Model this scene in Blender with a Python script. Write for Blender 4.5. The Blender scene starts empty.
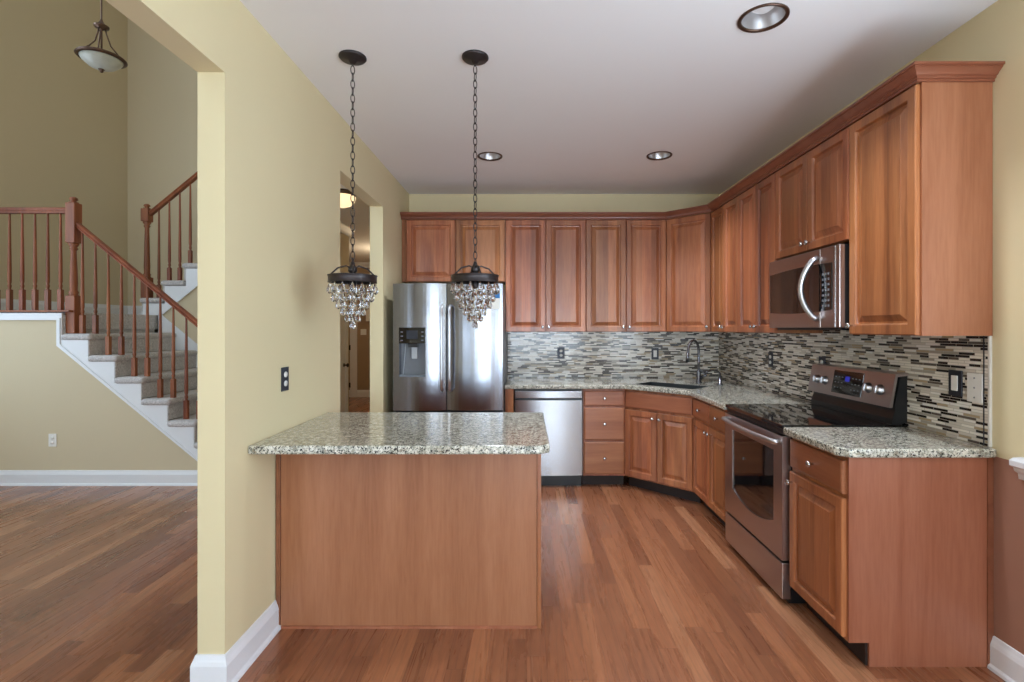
import bpy, bmesh, math, random
from mathutils import Vector, Matrix
random.seed(7)
SC = bpy.context.scene
COL = SC.collection
PI = math.pi
R = math.radians

# ---------------------------------------------------------------- camera, world, lights, exposure
CAMZ = 1.41
cd = bpy.data.cameras.new('camera'); cam = bpy.data.objects.new('camera', cd); COL.objects.link(cam)
cam.location = (0, 0, CAMZ); cam.rotation_euler = (R(90), 0, 0)
cd.sensor_width = 36; cd.lens = 18.0; cd.shift_x = -14.6/1024; cd.shift_y = -12.4/1024
cd.clip_start = .05; cd.clip_end = 60
SC.camera = cam
SC.view_settings.view_transform = 'Standard'; SC.view_settings.look = 'None'
SC.view_settings.gamma = 1; SC.view_settings.use_curve_mapping = False
SC.view_settings.exposure = 0.1
SC.cycles.use_denoising = True
w = bpy.data.worlds.new('sky'); SC.world = w; w.use_nodes = True
w.node_tree.nodes['Background'].inputs[0].default_value = (.75, .87, 1, 1)
w.node_tree.nodes['Background'].inputs[1].default_value = 1.0

def area(name, loc, rot, sx, sy, power, col=(1, 1, 1)):
    l = bpy.data.lights.new(name, 'AREA'); l.shape = 'RECTANGLE'; l.size = sx; l.size_y = sy
    l.energy = power; l.color = col
    o = bpy.data.objects.new(name, l); COL.objects.link(o); o.location = loc
    o.rotation_euler = tuple(R(a) for a in rot)
    return o
DAY = (.66, .83, 1)
CAN = 100        # recessed ceiling lights
UPLIGHT = (.70, .85, 1)
SC.cycles.diffuse_bounces = 8
# daylight from the breakfast area's rear windows; side light and tilted uplights are added fill
area('window_light_rear', (.40, -4.90, 1.45), (90, 0, 0), 2.4, 2.1, 15.0, DAY)
area('window_ground_light_rear', (.40, -4.85, 1.3), (125, 0, 0), 2.4, 1.6, 194.1, UPLIGHT)  # uplight added at the rear window to brighten the ceiling
area('window_light_side', (1.90, .25, 1.48), (90, 0, 90), 2.6, 1.4, 31.0, DAY)  # added fill for the left wall, from an invented window
area('window_ground_light_side', (1.88, .25, 1.35), (130, 0, 90), 2.6, 1.2, 72.6, UPLIGHT)  # added second uplight, tilted at the ceiling from the side
# daylight through the foyer's entry windows; uplight, side and high lights are added fill
area('foyer_window_light', (-3.4, -4.90, 2.2), (90, 0, 0), 2.2, 3.4, 11.0, DAY)
area('foyer_ground_light', (-3.4, -4.85, 1.6), (120, 0, 0), 2.2, 2.0, 73.6, UPLIGHT)  # upward fill added for the foyer
area('foyer_side_light', (-5.25, 3.15, 2.0), (90, 0, -90), 2.2, 2.4, 40, DAY)  # added fill for the wall under the stairs
area('foyer_upper_side_light', (-5.25, 3.2, 4.9), (90, 0, -90), 2.2, 1.2, 55, DAY)  # added to lift the upper foyer without lighting the jamb
area('foyer_high_light', (-3.4, -4.90, 4.6), (85, 0, 0), 2.4, 1.2, 55, DAY)  # high fill added for the foyer walls

# ---------------------------------------------------------------- mesh helpers
class MB:
    def __init__(s): s.bm = bmesh.new()
    def box(s, x0, x1, y0, y1, z0, z1, bev=0, seg=2, M=None):
        b = bmesh.new()
        v = [b.verts.new((x, y, z)) for x in (x0, x1) for y in (y0, y1) for z in (z0, z1)]
        for f in ((0, 1, 3, 2), (4, 6, 7, 5), (0, 4, 5, 1), (2, 3, 7, 6), (0, 2, 6, 4), (1, 5, 7, 3)):
            b.faces.new([v[i] for i in f])
        if bev: bmesh.ops.bevel(b, geom=b.edges[:], offset=bev, segments=seg, affect='EDGES', profile=.5)
        s._add(b, M); return s
    def prism(s, pts, z0, z1, bev=0, seg=2, M=None, smooth=False):
        b = bmesh.new()
        lo = [b.verts.new((x, y, z0)) for x, y in pts]; hi = [b.verts.new((x, y, z1)) for x, y in pts]
        n = len(pts)
        b.faces.new(lo[::-1]); b.faces.new(hi)
        for i in range(n):
            f = b.faces.new((lo[i], lo[(i+1) % n], hi[(i+1) % n], hi[i]))
        bmesh.ops.recalc_face_normals(b, faces=b.faces[:])
        if bev: bmesh.ops.bevel(b, geom=b.edges[:], offset=bev, segments=seg, affect='EDGES', profile=.5)
        s._add(b, M); return s
    def lathe(s, prof, n=24, M=None, smooth=True):
        b = bmesh.new(); rings = []
        for r, z in prof:
            if r < 1e-6: rings.append([b.verts.new((0, 0, z))])
            else: rings.append([b.verts.new((r*math.cos(2*PI*i/n), r*math.sin(2*PI*i/n), z)) for i in range(n)])
        for a, c in zip(rings, rings[1:]):
            for i in range(n):
                j = (i+1) % n
                if len(a) == 1 and len(c) == 1: continue
                if len(a) == 1: f = b.faces.new((a[0], c[j], c[i]))
                elif len(c) == 1: f = b.faces.new((a[i], a[j], c[0]))
                else: f = b.faces.new((a[i], a[j], c[j], c[i]))
                f.smooth = smooth
        bmesh.ops.recalc_face_normals(b, faces=b.faces[:])
        s._add(b, M); return s
    def tube(s, pts, r, n=10, closed=False, M=None):
        b = bmesh.new(); pts = [Vector(p) for p in pts]; N = len(pts)
        rs = r if isinstance(r, (list, tuple)) else [r]*N
        rings = []; up = None
        for i, p in enumerate(pts):
            if closed: t = (pts[(i+1) % N]-pts[i-1]).normalized()
            else: t = (pts[min(i+1, N-1)]-pts[max(i-1, 0)]).normalized()
            if up is None:
                up = Vector((0, 0, 1)) if abs(t.z) < .9 else Vector((1, 0, 0))
            a = t.cross(up).normalized(); c = a.cross(t).normalized(); up = c
            rings.append([b.verts.new(p+(a*math.cos(2*PI*k/n)+c*math.sin(2*PI*k/n))*rs[i]) for k in range(n)])
        rr = list(zip(rings, rings[1:]))
        if closed: rr.append((rings[-1], rings[0]))
        for A, B in rr:
            for k in range(n):
                f = b.faces.new((A[k], A[(k+1) % n], B[(k+1) % n], B[k])); f.smooth = True
        if not closed: b.faces.new(rings[0][::-1]); b.faces.new(rings[-1])
        bmesh.ops.recalc_face_normals(b, faces=b.faces[:])
        s._add(b, M); return s
    def sweep(s, path, prof, M=None):
        """profile (out, z) swept along an open 2D path with mitred corners; out is to the right of travel"""
        b = bmesh.new(); P = [Vector((x, y)) for x, y in path]; rings = []
        for i, p in enumerate(P):
            d0 = (P[i]-P[i-1]).normalized() if i else (P[1]-P[0]).normalized()
            d1 = (P[i+1]-P[i]).normalized() if i < len(P)-1 else d0
            n0 = Vector((d0.y, -d0.x)); n1 = Vector((d1.y, -d1.x)); m = (n0+n1)
            m = m/ (m.dot(n0)) if m.length > 1e-6 else n0
            rings.append([b.verts.new((p.x+m.x*o, p.y+m.y*o, z)) for o, z in prof])
        n = len(prof)
        for A, B in zip(rings, rings[1:]):
            for k in range(n): b.faces.new((A[k], A[(k+1) % n], B[(k+1) % n], B[k]))
        b.faces.new(rings[0][::-1]); b.faces.new(rings[-1])
        bmesh.ops.recalc_face_normals(b, faces=b.faces[:])
        s._add(b, M); return s
    def panel(s, w, h, rings, th, M=None):
        """raised panel: nested rectangles (inset, height) on the -Y side, origin lower left, back at y=0"""
        b = bmesh.new(); R_ = []
        for ins, hh in [(0, 0)]+rings:
            R_.append([b.verts.new(q) for q in ((ins, -hh, ins), (w-ins, -hh, ins), (w-ins, -hh, h-ins), (ins, -hh, h-ins))])
        for A, B in zip(R_, R_[1:]):
            for k in range(4): b.faces.new((A[k], A[(k+1) % 4], B[(k+1) % 4], B[k]))
        b.faces.new(R_[0][::-1]); b.faces.new(R_[-1])
        bmesh.ops.recalc_face_normals(b, faces=b.faces[:])
        s._add(b, M); return s
    def _add(s, b, M):
        if M is not None: bmesh.ops.transform(b, matrix=M, verts=b.verts[:])
        me = bpy.data.meshes.new('t'); b.to_mesh(me); b.free(); s.bm.from_mesh(me); bpy.data.meshes.remove(me)
    def build(s, name, mat, parent=None, loc=None):
        me = bpy.data.meshes.new(name); s.bm.to_mesh(me); s.bm.free()
        me.materials.append(mat)
        o = bpy.data.objects.new(name, me); COL.objects.link(o)
        if parent: o.parent = parent
        if loc: o.location = loc
        return o
T = Matrix.Translation
def RX(a): return Matrix.Rotation(R(a), 4, 'X')
def RY(a): return Matrix.Rotation(R(a), 4, 'Y')
def RZ(a): return Matrix.Rotation(R(a), 4, 'Z')

def tag(o, label=None, cat=None, group=None, kind=None):
    if label: o['label'] = label
    if cat: o['category'] = cat
    if group: o['group'] = group
    if kind: o['kind'] = kind
    return o
def thing(name, label, cat, loc=(0, 0, 0), rz=0, group=None):
    o = bpy.data.objects.new(name, None); COL.objects.link(o); o.empty_display_size = .1
    o.location = loc; o.rotation_euler = (0, 0, R(rz))
    return tag(o, label, cat, group)
def struct(o): o['kind'] = 'structure'; return o
def dup(o, parent=None):
    c = o.copy(); COL.objects.link(c); c.parent = parent
    for ch in list(o.children): dup(ch, c)
    return c

# ---------------------------------------------------------------- materials
def s2l(c): return tuple(((v/255)/12.92 if v/255 <= .04045 else ((v/255+.055)/1.055)**2.4) for v in c)
def RGB(*c): return (*s2l(c), 1)
class NT:
    def __init__(s, name):
        s.m = bpy.data.materials.new(name); s.m.use_nodes = True; s.t = s.m.node_tree
        s.p = s.t.nodes['Principled BSDF']
    def n(s, typ, ins=None, **kw):
        x = s.t.nodes.new(typ)
        for k, v in kw.items(): setattr(x, k, v)
        for k, v in (ins or {}).items(): s.set(x, k, v)
        return x
    def set(s, x, k, v):
        i = x.inputs[k]
        if hasattr(v, 'links') or isinstance(v, bpy.types.NodeSocket): s.t.links.new(v, i)
        else: i.default_value = v
    def math(s, op, a, b=0.0, c=0.0):
        x = s.n('ShaderNodeMath', operation=op); s.set(x, 0, a); s.set(x, 1, b)
        if op in ('MULTIPLY_ADD', 'SMOOTH_MIN'): s.set(x, 2, c)
        return x.outputs[0]
    def ramp(s, fac, stops, interp='LINEAR'):
        x = s.n('ShaderNodeValToRGB'); s.set(x, 0, fac); cr = x.color_ramp; cr.interpolation = interp
        while len(cr.elements) < len(stops): cr.elements.new(.5)
        for e, (p, c) in zip(cr.elements, stops): e.position = p; e.color = c
        return x.outputs[0]
    def mix(s, f, a, b, blend='MIX'):
        x = s.n('ShaderNodeMix', data_type='RGBA', blend_type=blend); s.set(x, 0, f); s.set(x, 6, a); s.set(x, 7, b)
        return x.outputs[2]
    def noise(s, vec, scale, detail=2, rough=.5, dist=0, dims='3D'):
        x = s.n('ShaderNodeTexNoise', noise_dimensions=dims); s.set(x, 'Vector', vec)
        x.inputs['Scale'].default_value = scale; x.inputs['Detail'].default_value = detail
        x.inputs['Roughness'].default_value = rough; x.inputs['Distortion'].default_value = dist
        return x.outputs[0]
    def mapping(s, vec, scale=(1, 1, 1), loc=(0, 0, 0), rot=(0, 0, 0)):
        x = s.n('ShaderNodeMapping'); s.set(x, 0, vec); x.inputs['Scale'].default_value = scale
        s.set(x, 'Location', loc); x.inputs['Rotation'].default_value = rot
        return x.outputs[0]
    def obj(s): return s.n('ShaderNodeTexCoord').outputs['Object']
    def bump(s, h, strength=.2, dist=.002):
        x = s.n('ShaderNodeBump'); s.set(x, 'Height', h); x.inputs['Strength'].default_value = strength
        x.inputs['Distance'].default_value = dist; s.set(s.p, 'Normal', x.outputs[0])
    def fin(s, col, rough=.5, metal=0, **kw):
        s.set(s.p, 'Base Color', col); s.set(s.p, 'Roughness', rough); s.set(s.p, 'Metallic', metal)
        for k, v in kw.items(): s.set(s.p, k.replace('_', ' '), v)
        return s.m

def plain(name, c, rough=.5, metal=0, **kw):
    t = NT(name); n = t.noise(t.obj(), 60, 2)
    col = t.mix(.06, RGB(*c), t.ramp(n, [(.3, (.3, .3, .3, 1)), (.7, (.7, .7, .7, 1))]), 'OVERLAY')
    return t.fin(col, rough, metal, **kw)
def paint(name, c, rough=.75):
    t = NT(name); o = t.obj()
    n = t.noise(o, 1.1, 3); col = t.mix(t.ramp(n, [(.3, (0, 0, 0, 1)), (.7, (.12, .12, .12, 1))]), RGB(*c), RGB(*[v*.9 for v in c]))
    t.bump(t.noise(o, 220, 2), .08, .001)
    return t.fin(col, rough)

def wood(name, base, dark, light, grain=.5, axis='Z', rough=.33, boards=.085, coat=.25, boardvar=.35):
    t = NT(name); o = t.obj(); oi = t.n('ShaderNodeObjectInfo').outputs['Random']
    off = t.n('ShaderNodeCombineXYZ'); 
    for k, m in enumerate((13.0, 7.0, 19.0)): t.set(off, k, t.math('MULTIPLY', oi, m))
    sc = {'Z': (1, 1, .07), 'X': (.07, 1, 1), 'Y': (1, .07, 1)}[axis]
    v = t.mapping(o, sc, off.outputs[0])
    wv = t.noise(v, 7, 4, .55, 1.2); fine = t.noise(v, 90, 3, .6, .3)
    c1 = t.ramp(wv, [(.30, RGB(*dark)), (.48, RGB(*base)), (.68, RGB(*light))])
    c2 = t.mix(grain*.5, c1, t.ramp(fine, [(.35, RGB(*dark)), (.6, RGB(*light))]))
    sep = t.n('ShaderNodeSeparateXYZ'); t.set(sep, 0, o)
    ax = {'Z': 0, 'Y': 0, 'X': 2}[axis]
    cell = t.math('FLOOR', t.math('ADD', t.math('DIVIDE', sep.outputs[ax], boards), t.math('MULTIPLY', oi, 37.3)))
    wn = t.n('ShaderNodeTexWhiteNoise', noise_dimensions='2D'); cb = t.n('ShaderNodeCombineXYZ'); t.set(cb, 0, cell); t.set(cb, 1, t.math('MULTIPLY', oi, 91))
    t.set(wn, 'Vector', cb.outputs[0])
    br = t.n('ShaderNodeHueSaturation'); t.set(br, 'Color', c2)
    t.set(br, 'Value', t.math('ADD', t.math('MULTIPLY', wn.outputs[0], boardvar), 1-boardvar*.5))
    t.set(br, 'Hue', t.math('ADD', t.math('MULTIPLY', t.math('SUBTRACT', oi, .5), .012), .5))
    t.bump(fine, .05, .001)
    r = t.math('ADD', t.math('MULTIPLY', fine, .12), rough-.06)
    return t.fin(br.outputs[0], r, 0, Coat_Weight=coat, Coat_Roughness=.18)

def floor_mat():
    t = NT('oak_floor'); o = t.obj(); sep = t.n('ShaderNodeSeparateXYZ'); t.set(sep, 0, o)
    W = .083; L = 1.05
    u = t.math('DIVIDE', sep.outputs[0], W); row = t.math('FLOOR', u)
    w1 = t.n('ShaderNodeTexWhiteNoise', noise_dimensions='1D'); t.set(w1, 'W', row)
    v = t.math('ADD', t.math('DIVIDE', sep.outputs[1], L), t.math('MULTIPLY', w1.outputs[0], 17.0)); idn = t.math('FLOOR', v)
    cb = t.n('ShaderNodeCombineXYZ'); t.set(cb, 0, row); t.set(cb, 1, idn)
    w2 = t.n('ShaderNodeTexWhiteNoise', noise_dimensions='2D'); t.set(w2, 'Vector', cb.outputs[0])
    tone = t.ramp(w2.outputs[0], [(0, RGB(122, 74, 50)), (.25, RGB(136, 86, 58)), (.6, RGB(148, 94, 64)), (.85, RGB(160, 104, 70)), (1, RGB(166, 116, 84))])
    off = t.n('ShaderNodeCombineXYZ'); t.set(off, 0, t.math('MULTIPLY', w2.outputs[0], 31)); t.set(off, 1, t.math('MULTIPLY', w2.outputs[0], 57)); t.set(off, 2, t.math('MULTIPLY', row, 3.7))
    g = t.mapping(o, (1, .075, 1), off.outputs[0])
    n1 = t.noise(g, 14, 5, .6, 1.6); n2 = t.noise(g, 120, 3, .6)
    # cathedral figure
    wave = t.n('ShaderNodeTexWave', wave_type='BANDS', bands_direction='X'); t.set(wave, 'Vector', t.mapping(o, (1, .16, 1), off.outputs[0]))
    wave.inputs['Scale'].default_value = 9; wave.inputs['Distortion'].default_value = 9; wave.inputs['Detail'].default_value = 2; wave.inputs['Detail Scale'].default_value = 1.0
    lines = t.ramp(wave.outputs[0], [(0, (.55, .55, .55, 1)), (.25, (1, 1, 1, 1)), (1, (1, 1, 1, 1))])
    c = t.mix(.35, tone, lines, 'MULTIPLY')
    c = t.mix(.40, c, t.ramp(n1, [(.3, (.30, .27, .25, 1)), (.65, (.62, .62, .62, 1))]), 'OVERLAY')
    c = t.mix(.30, c, t.ramp(n2, [(.35, (.33, .3, .3, 1)), (.6, (.6, .6, .6, 1))]), 'OVERLAY')
    fu = t.math('FRACT', u); fv = t.math('FRACT', v)
    e1 = t.math('LESS_THAN', t.math('MINIMUM', fu, t.math('SUBTRACT', 1, fu)), .012)
    e2 = t.math('LESS_THAN', t.math('MINIMUM', fv, t.math('SUBTRACT', 1, fv)), .0012)
    e = t.math('MAXIMUM', e1, e2)
    c = t.mix(t.math('MULTIPLY', e, .55), c, RGB(74, 42, 30))
    t.bump(t.math('SUBTRACT', t.math('MULTIPLY', n1, .3), e), .12, .001)
    return t.fin(c, t.math('ADD', t.math('MULTIPLY', n1, .12), .22), 0, Coat_Weight=.25, Coat_Roughness=.16)

def granite_mat():
    t = NT('granite'); o = t.obj()
    n1 = t.noise(o, 44, 5, .7, .4); n2 = t.noise(o, 78, 4, .65, .8); n3 = t.noise(o, 125, 3, .65)
    c = t.ramp(n1, [(.36, RGB(118, 120, 110)), (.45, RGB(172, 170, 156)), (.53, RGB(208, 204, 188)), (.66, RGB(228, 224, 212))])
    c = t.mix(t.ramp(n2, [(.52, (0, 0, 0, 1)), (.60, (.8, .8, .8, 1))]), c, t.ramp(n1, [(.4, RGB(150, 136, 112)), (.6, RGB(124, 128, 122))]))
    c = t.mix(t.ramp(n3, [(.55, (0, 0, 0, 1)), (.59, (1, 1, 1, 1))]), c, RGB(40, 39, 38))
    vo = t.n('ShaderNodeTexVoronoi'); t.set(vo, 'Vector', o); vo.inputs['Scale'].default_value = 110
    c = t.mix(t.ramp(vo.outputs['Distance'], [(.13, (1, 1, 1, 1)), (.2, (0, 0, 0, 1))]), c, RGB(66, 66, 62))
    return t.fin(c, .12, 0, Coat_Weight=.3, Coat_Roughness=.05)

def mosaic_mat(name, axis):
    t = NT(name); o = t.obj(); sep = t.n('ShaderNodeSeparateXYZ'); t.set(sep, 0, o)
    RH = .0122
    z = t.math('DIVIDE', sep.outputs[2], RH); row = t.math('FLOOR', z)
    w1 = t.n('ShaderNodeTexWhiteNoise', noise_dimensions='1D'); t.set(w1, 'W', row)
    w1b = t.n('ShaderNodeTexWhiteNoise', noise_dimensions='1D'); t.set(w1b, 'W', t.math('ADD', row, 53.5))
    ln = t.math('ADD', t.math('MULTIPLY', w1b.outputs[0], .05), .055)
    u = t.math('ADD', t.math('DIVIDE', sep.outputs[axis], ln), t.math('MULTIPLY', w1.outputs[0], 29))
    idn = t.math('FLOOR', u)
    cb = t.n('ShaderNodeCombineXYZ'); t.set(cb, 0, row); t.set(cb, 1, idn)
    w2 = t.n('ShaderNodeTexWhiteNoise', noise_dimensions='2D'); t.set(w2, 'Vector', cb.outputs[0])
    W2 = w2.outputs[0]
    c = t.ramp(W2, [(0, RGB(46, 36, 32)), (.22, RGB(96, 86, 76)), (.31, RGB(236, 230, 218)), (.58, RGB(212, 204, 190)), (.74, RGB(168, 160, 146)), (.84, RGB(232, 228, 220)), (.93, RGB(176, 156, 126))], 'CONSTANT')
    fz = t.math('FRACT', z); fu = t.math('FRACT', u)
    g = t.math('MAXIMUM', t.math('LESS_THAN', t.math('MINIMUM', fz, t.math('SUBTRACT', 1, fz)), .09),
               t.math('LESS_THAN', t.math('MINIMUM', fu, t.math('SUBTRACT', 1, fu)), .014))
    c = t.mix(g, c, RGB(176, 170, 158))
    t.bump(t.math('SUBTRACT', 1, g), .35, .0012)
    return t.fin(c, t.math('ADD', t.math('MULTIPLY', g, .5), .14), 0)

def steel_mat(name, c=(176, 176, 178), rough=.24, axis='Z'):
    t = NT(name); o = t.obj()
    sc = {'Z': (220, 220, 1.5), 'X': (1.5, 220, 220)}[axis]
    n = t.noise(t.mapping(o, sc), 1, 2)
    col = t.mix(.03, RGB(*c), t.ramp(n, [(.3, (.35, .35, .35, 1)), (.7, (.65, .65, .65, 1))]), 'OVERLAY')
    return t.fin(col, t.math('ADD', t.math('MULTIPLY', n, .04), rough-.02), 1.0)

def carpet_mat():
    t = NT('grey_carpet'); o = t.obj()
    a = t.noise(o, 60, 4, .7); b = t.noise(o, 9, 3)
    c = t.mix(t.ramp(b, [(.35, (0, 0, 0, 1)), (.65, (.7, .7, .7, 1))]), t.ramp(a, [(.3, RGB(152, 147, 146)), (.7, RGB(226, 222, 222))]), RGB(196, 192, 192))
    t.bump(t.noise(o, 180, 3, .7), .9, .006)
    return t.fin(c, .95)

M = {}
M['wall'] = paint('yellow_wall_paint', (220, 206, 166))
M['foyer'] = paint('foyer_wall_paint', (206, 192, 162))
M['hallw'] = paint('hall_wall_paint', (160, 138, 112))  # same wall paint darkened, the hall's dimness put into the colour
M['terra'] = paint('terracotta_wall_paint', (158, 114, 94))
M['ceil'] = paint('ceiling_paint', (238, 236, 236), .9)
M['white'] = plain('white_trim', (226, 228, 232), .4)
M['floor'] = floor_mat()
M['granite'] = granite_mat()
M['mos_x'] = mosaic_mat('mosaic_rear', 0); M['mos_y'] = mosaic_mat('mosaic_side', 1)
M['cherry'] = wood('cherry_wood', (156, 92, 56), (114, 60, 34), (180, 116, 74), .4, boardvar=.46, coat=.25, rough=.36)
M['cherry_h'] = wood('cherry_wood_across', (154, 94, 60), (128, 74, 46), (170, 110, 74), .35, 'X', boardvar=.15)
M['crown'] = wood('cherry_molding', (130, 76, 52), (112, 62, 40), (140, 86, 60), .25, 'X', boards=3, boardvar=.05)
M['veneer'] = wood('cherry_veneer', (154, 96, 66), (138, 82, 54), (166, 108, 78), .6, boards=.6, boardvar=.06, rough=.42, coat=.1)
M['stairwood'] = wood('stair_wood', (130, 70, 40), (96, 46, 24), (154, 90, 54), .3, boards=4, boardvar=.1, coat=.0, rough=.45)
M['carpet'] = carpet_mat()
M['steel'] = steel_mat('brushed_steel'); M['steel_h'] = steel_mat('brushed_steel_across', (190, 182, 180), .30, 'X')
M['steel_f'] = steel_mat('refrigerator_steel', (148, 150, 157), .22)
M['steel_d'] = steel_mat('dark_steel', (176, 166, 164), .30, 'X')
M['handle'] = plain('satin_steel', (206, 206, 210), .34, 1)
M['chrome'] = plain('satin_nickel', (200, 200, 202), .18, 1)
M['black'] = plain('black_plastic', (22, 22, 24), .35)
M['blackglass'] = plain('black_glass', (14, 14, 16), .05, 0, Coat_Weight=.5, Coat_Roughness=.03)
M['bronze'] = plain('oil_rubbed_bronze', (62, 56, 56), .4, .7)
M['brownmetal'] = plain('brown_metal', (96, 74, 62), .35, .8)
M['darkplate'] = plain('dark_bronze_plate', (48, 50, 58), .4, .4)
M['grey'] = plain('grey_plastic', (120, 124, 130), .4)
M['ice'] = plain('translucent_plastic', (190, 196, 202), .3)
M['knobwhite'] = plain('white_plastic', (230, 228, 222), .4)
M['toe'] = plain('dark_toe_kick', (40, 28, 24), .6)
M['sinkdark'] = plain('dark_sink_steel', (52, 56, 58), .45, .3)
M['blue'] = plain('blue_print', (40, 110, 170), .5)
M['reflector'] = plain('lamp_reflector', (206, 204, 204), .32, .75)
M['tilewhite'] = plain('white_tile_edge', (216, 212, 204), .3)
def glass(name, c=(1, 1, 1, 1), rough=0):
    t = NT(name); return t.fin(c, rough, 0, Transmission_Weight=1.0, IOR=1.5)
M['crystal'] = glass('crystal', (.97, .98, 1, 1))
M['pane'] = glass('window_glass')
def alabaster(name, c, em=0, ec=(1, .75, .45, 1)):
    t = NT(name); n = t.noise(t.obj(), 8, 4, .6, 1)
    col = t.mix(t.ramp(n, [(.35, (0, 0, 0, 1)), (.65, (.4, .4, .4, 1))]), RGB(*c), RGB(*[v*.82 for v in c]))
    t.fin(col, .3)
    if em: t.set(t.p, 'Emission Color', ec); t.set(t.p, 'Emission Strength', em)
    return t.m
M['alabaster'] = alabaster('alabaster_glass', (196, 198, 188))
M['amber'] = alabaster('amber_lit_glass', (250, 215, 165), 1.1)
M['bulb'] = alabaster('lit_bulb_glass', (225, 225, 225), .10, (.95, .97, 1, 1))
M['lamplit'] = alabaster('white_lit_glass', (250, 235, 210), .8, (1, .85, .65, 1))
def display_mat():
    t = NT('lit_display'); o = t.obj(); n = t.noise(o, 300, 1)
    t.fin(RGB(10, 12, 30), .2); t.set(t.p, 'Emission Color', RGB(50, 60, 200)); t.set(t.p, 'Emission Strength', .5); return t.m
M['display'] = display_mat()

# ---------------------------------------------------------------- room dimensions
XL, XLo = -1.183, -1.29          # kitchen left wall, kitchen and foyer faces
XR, YB, ZC, ZH = 1.944, 5.157, 2.764, 2.415
YF = -5.0
FX, FYB, FZ = -5.30, 6.80, 6.30   # foyer left wall, back wall, ceiling
SY = 4.616                        # face of the stair's side wall
HX = -2.43                        # hall side wall

def bx(name, mat, *a, **k): return struct(MB().box(*a, **k).build(name, mat))
bx('floor', M['floor'], FX-.1, XR+.12, YF-.1, 10.7, -.10, 0)
bx('ceiling', M['ceil'], XL-.005, XR+.1, YF-.1, YB+.1, ZC, ZC+.1)
# left wall: pieces around the wide foyer opening and the hall doorway, one mesh
O1a, O1b, O2a, O2b = -1.6, 2.007, 3.249, 4.214
m = MB()
m.box(XLo, XL, YF, O1a, 0, FZ)
m.box(XLo, XL, O1a, O1b, ZH, FZ)
m.box(XLo, XL, O1b, O2a, 0, FZ)
m.box(XLo, XL, O2a, O2b, ZH, FZ)
m.box(XLo, XL, O2b, SY, 0, FZ)
m.box(XLo, XL, SY, 10.55, 0, ZC+.3)
struct(m.build('wall_left', M['wall']))
struct(MB().box(XL, XR+.12, YB, YB+.12, 0, ZC+.1).build('wall_back', M['wall']))
# right wall with an added unseen window beside the camera; yellow above, terracotta below the chair rail
m = MB(); wy0, wy1, wz0, wz1 = -1.1, 1.6, .75, 2.2
m.box(XR, XR+.12, YF, wy0, .88, ZC); m.box(XR, XR+.12, wy1, YB, .88, ZC)
m.box(XR, XR+.12, wy0, wy1, wz1, ZC)
struct(m.build('wall_right', M['wall']))
m = MB(); m.box(XR, XR+.12, YF, wy0, 0, .88); m.box(XR, XR+.12, wy0, wy1, 0, wz0); m.box(XR, XR+.12, wy1, YB, 0, .88)
struct(m.build('wall_right_lower', M['terra']))
# rear wall (behind the camera) with window openings
m = MB(); rx0, rx1, rz0, rz1 = -.85, 1.65, .35, 2.55
m.box(XL, rx0, YF-.12, YF, 0, ZC); m.box(rx1, XR, YF-.12, YF, 0, ZC); m.box(rx0, rx1, YF-.12, YF, 0, rz0); m.box(rx0, rx1, YF-.12, YF, rz1, ZC)
fx0, fx1, fz0, fz1 = -4.55, -2.25, .4, 5.25
m.box(FX, fx0, YF-.12, YF, 0, FZ); m.box(fx1, XLo, YF-.12, YF, 0, FZ); m.box(fx0, fx1, YF-.12, YF, 0, fz0); m.box(fx0, fx1, YF-.12, YF, fz1, FZ)
struct(m.build('wall_front', M['wall']))
def window_unit(n, x0, x1, z0, z1, y, nx, nz, rz=0, org=(0, 0, 0)):
    r = bpy.data.objects.new('window_%d' % n, None); COL.objects.link(r); struct(r); r.location = org; r.rotation_euler = (0, 0, R(rz))
    m = MB(); b = .07
    m.box(x0, x1, y-.1, y+.01, z0, z0+b); m.box(x0, x1, y-.1, y+.01, z1-b, z1); m.box(x0, x0+b, y-.1, y+.01, z0, z1); m.box(x1-b, x1, y-.1, y+.01, z0, z1)
    for i in range(1, nx): xx = x0+(x1-x0)*i/nx; m.box(xx-.02, xx+.02, y-.07, y-.02, z0, z1)
    for i in range(1, nz): zz = z0+(z1-z0)*i/nz; m.box(x0, x1, y-.07, y-.02, zz-.02, zz+.02)
    m.build('window_frame', M['white'], r)
    MB().box(x0, x1, y-.05, y-.045, z0, z1).build('window_pane', M['pane'], r)
window_unit(1, rx0, rx1, rz0, rz1, YF, 3, 2)
window_unit(2, fx0, fx1, fz0, fz1, YF, 2, 4)
window_unit(3, -wy1, -wy0, wz0, wz1, 0, 3, 2, -90, (XR+.0, 0, 0)) if False else window_unit(3, wy0, wy1, wz0, wz1, 0, 4, 2, 90, (XR+.0, 0, 0))  # side window is unseen, added to go with the side fill

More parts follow.
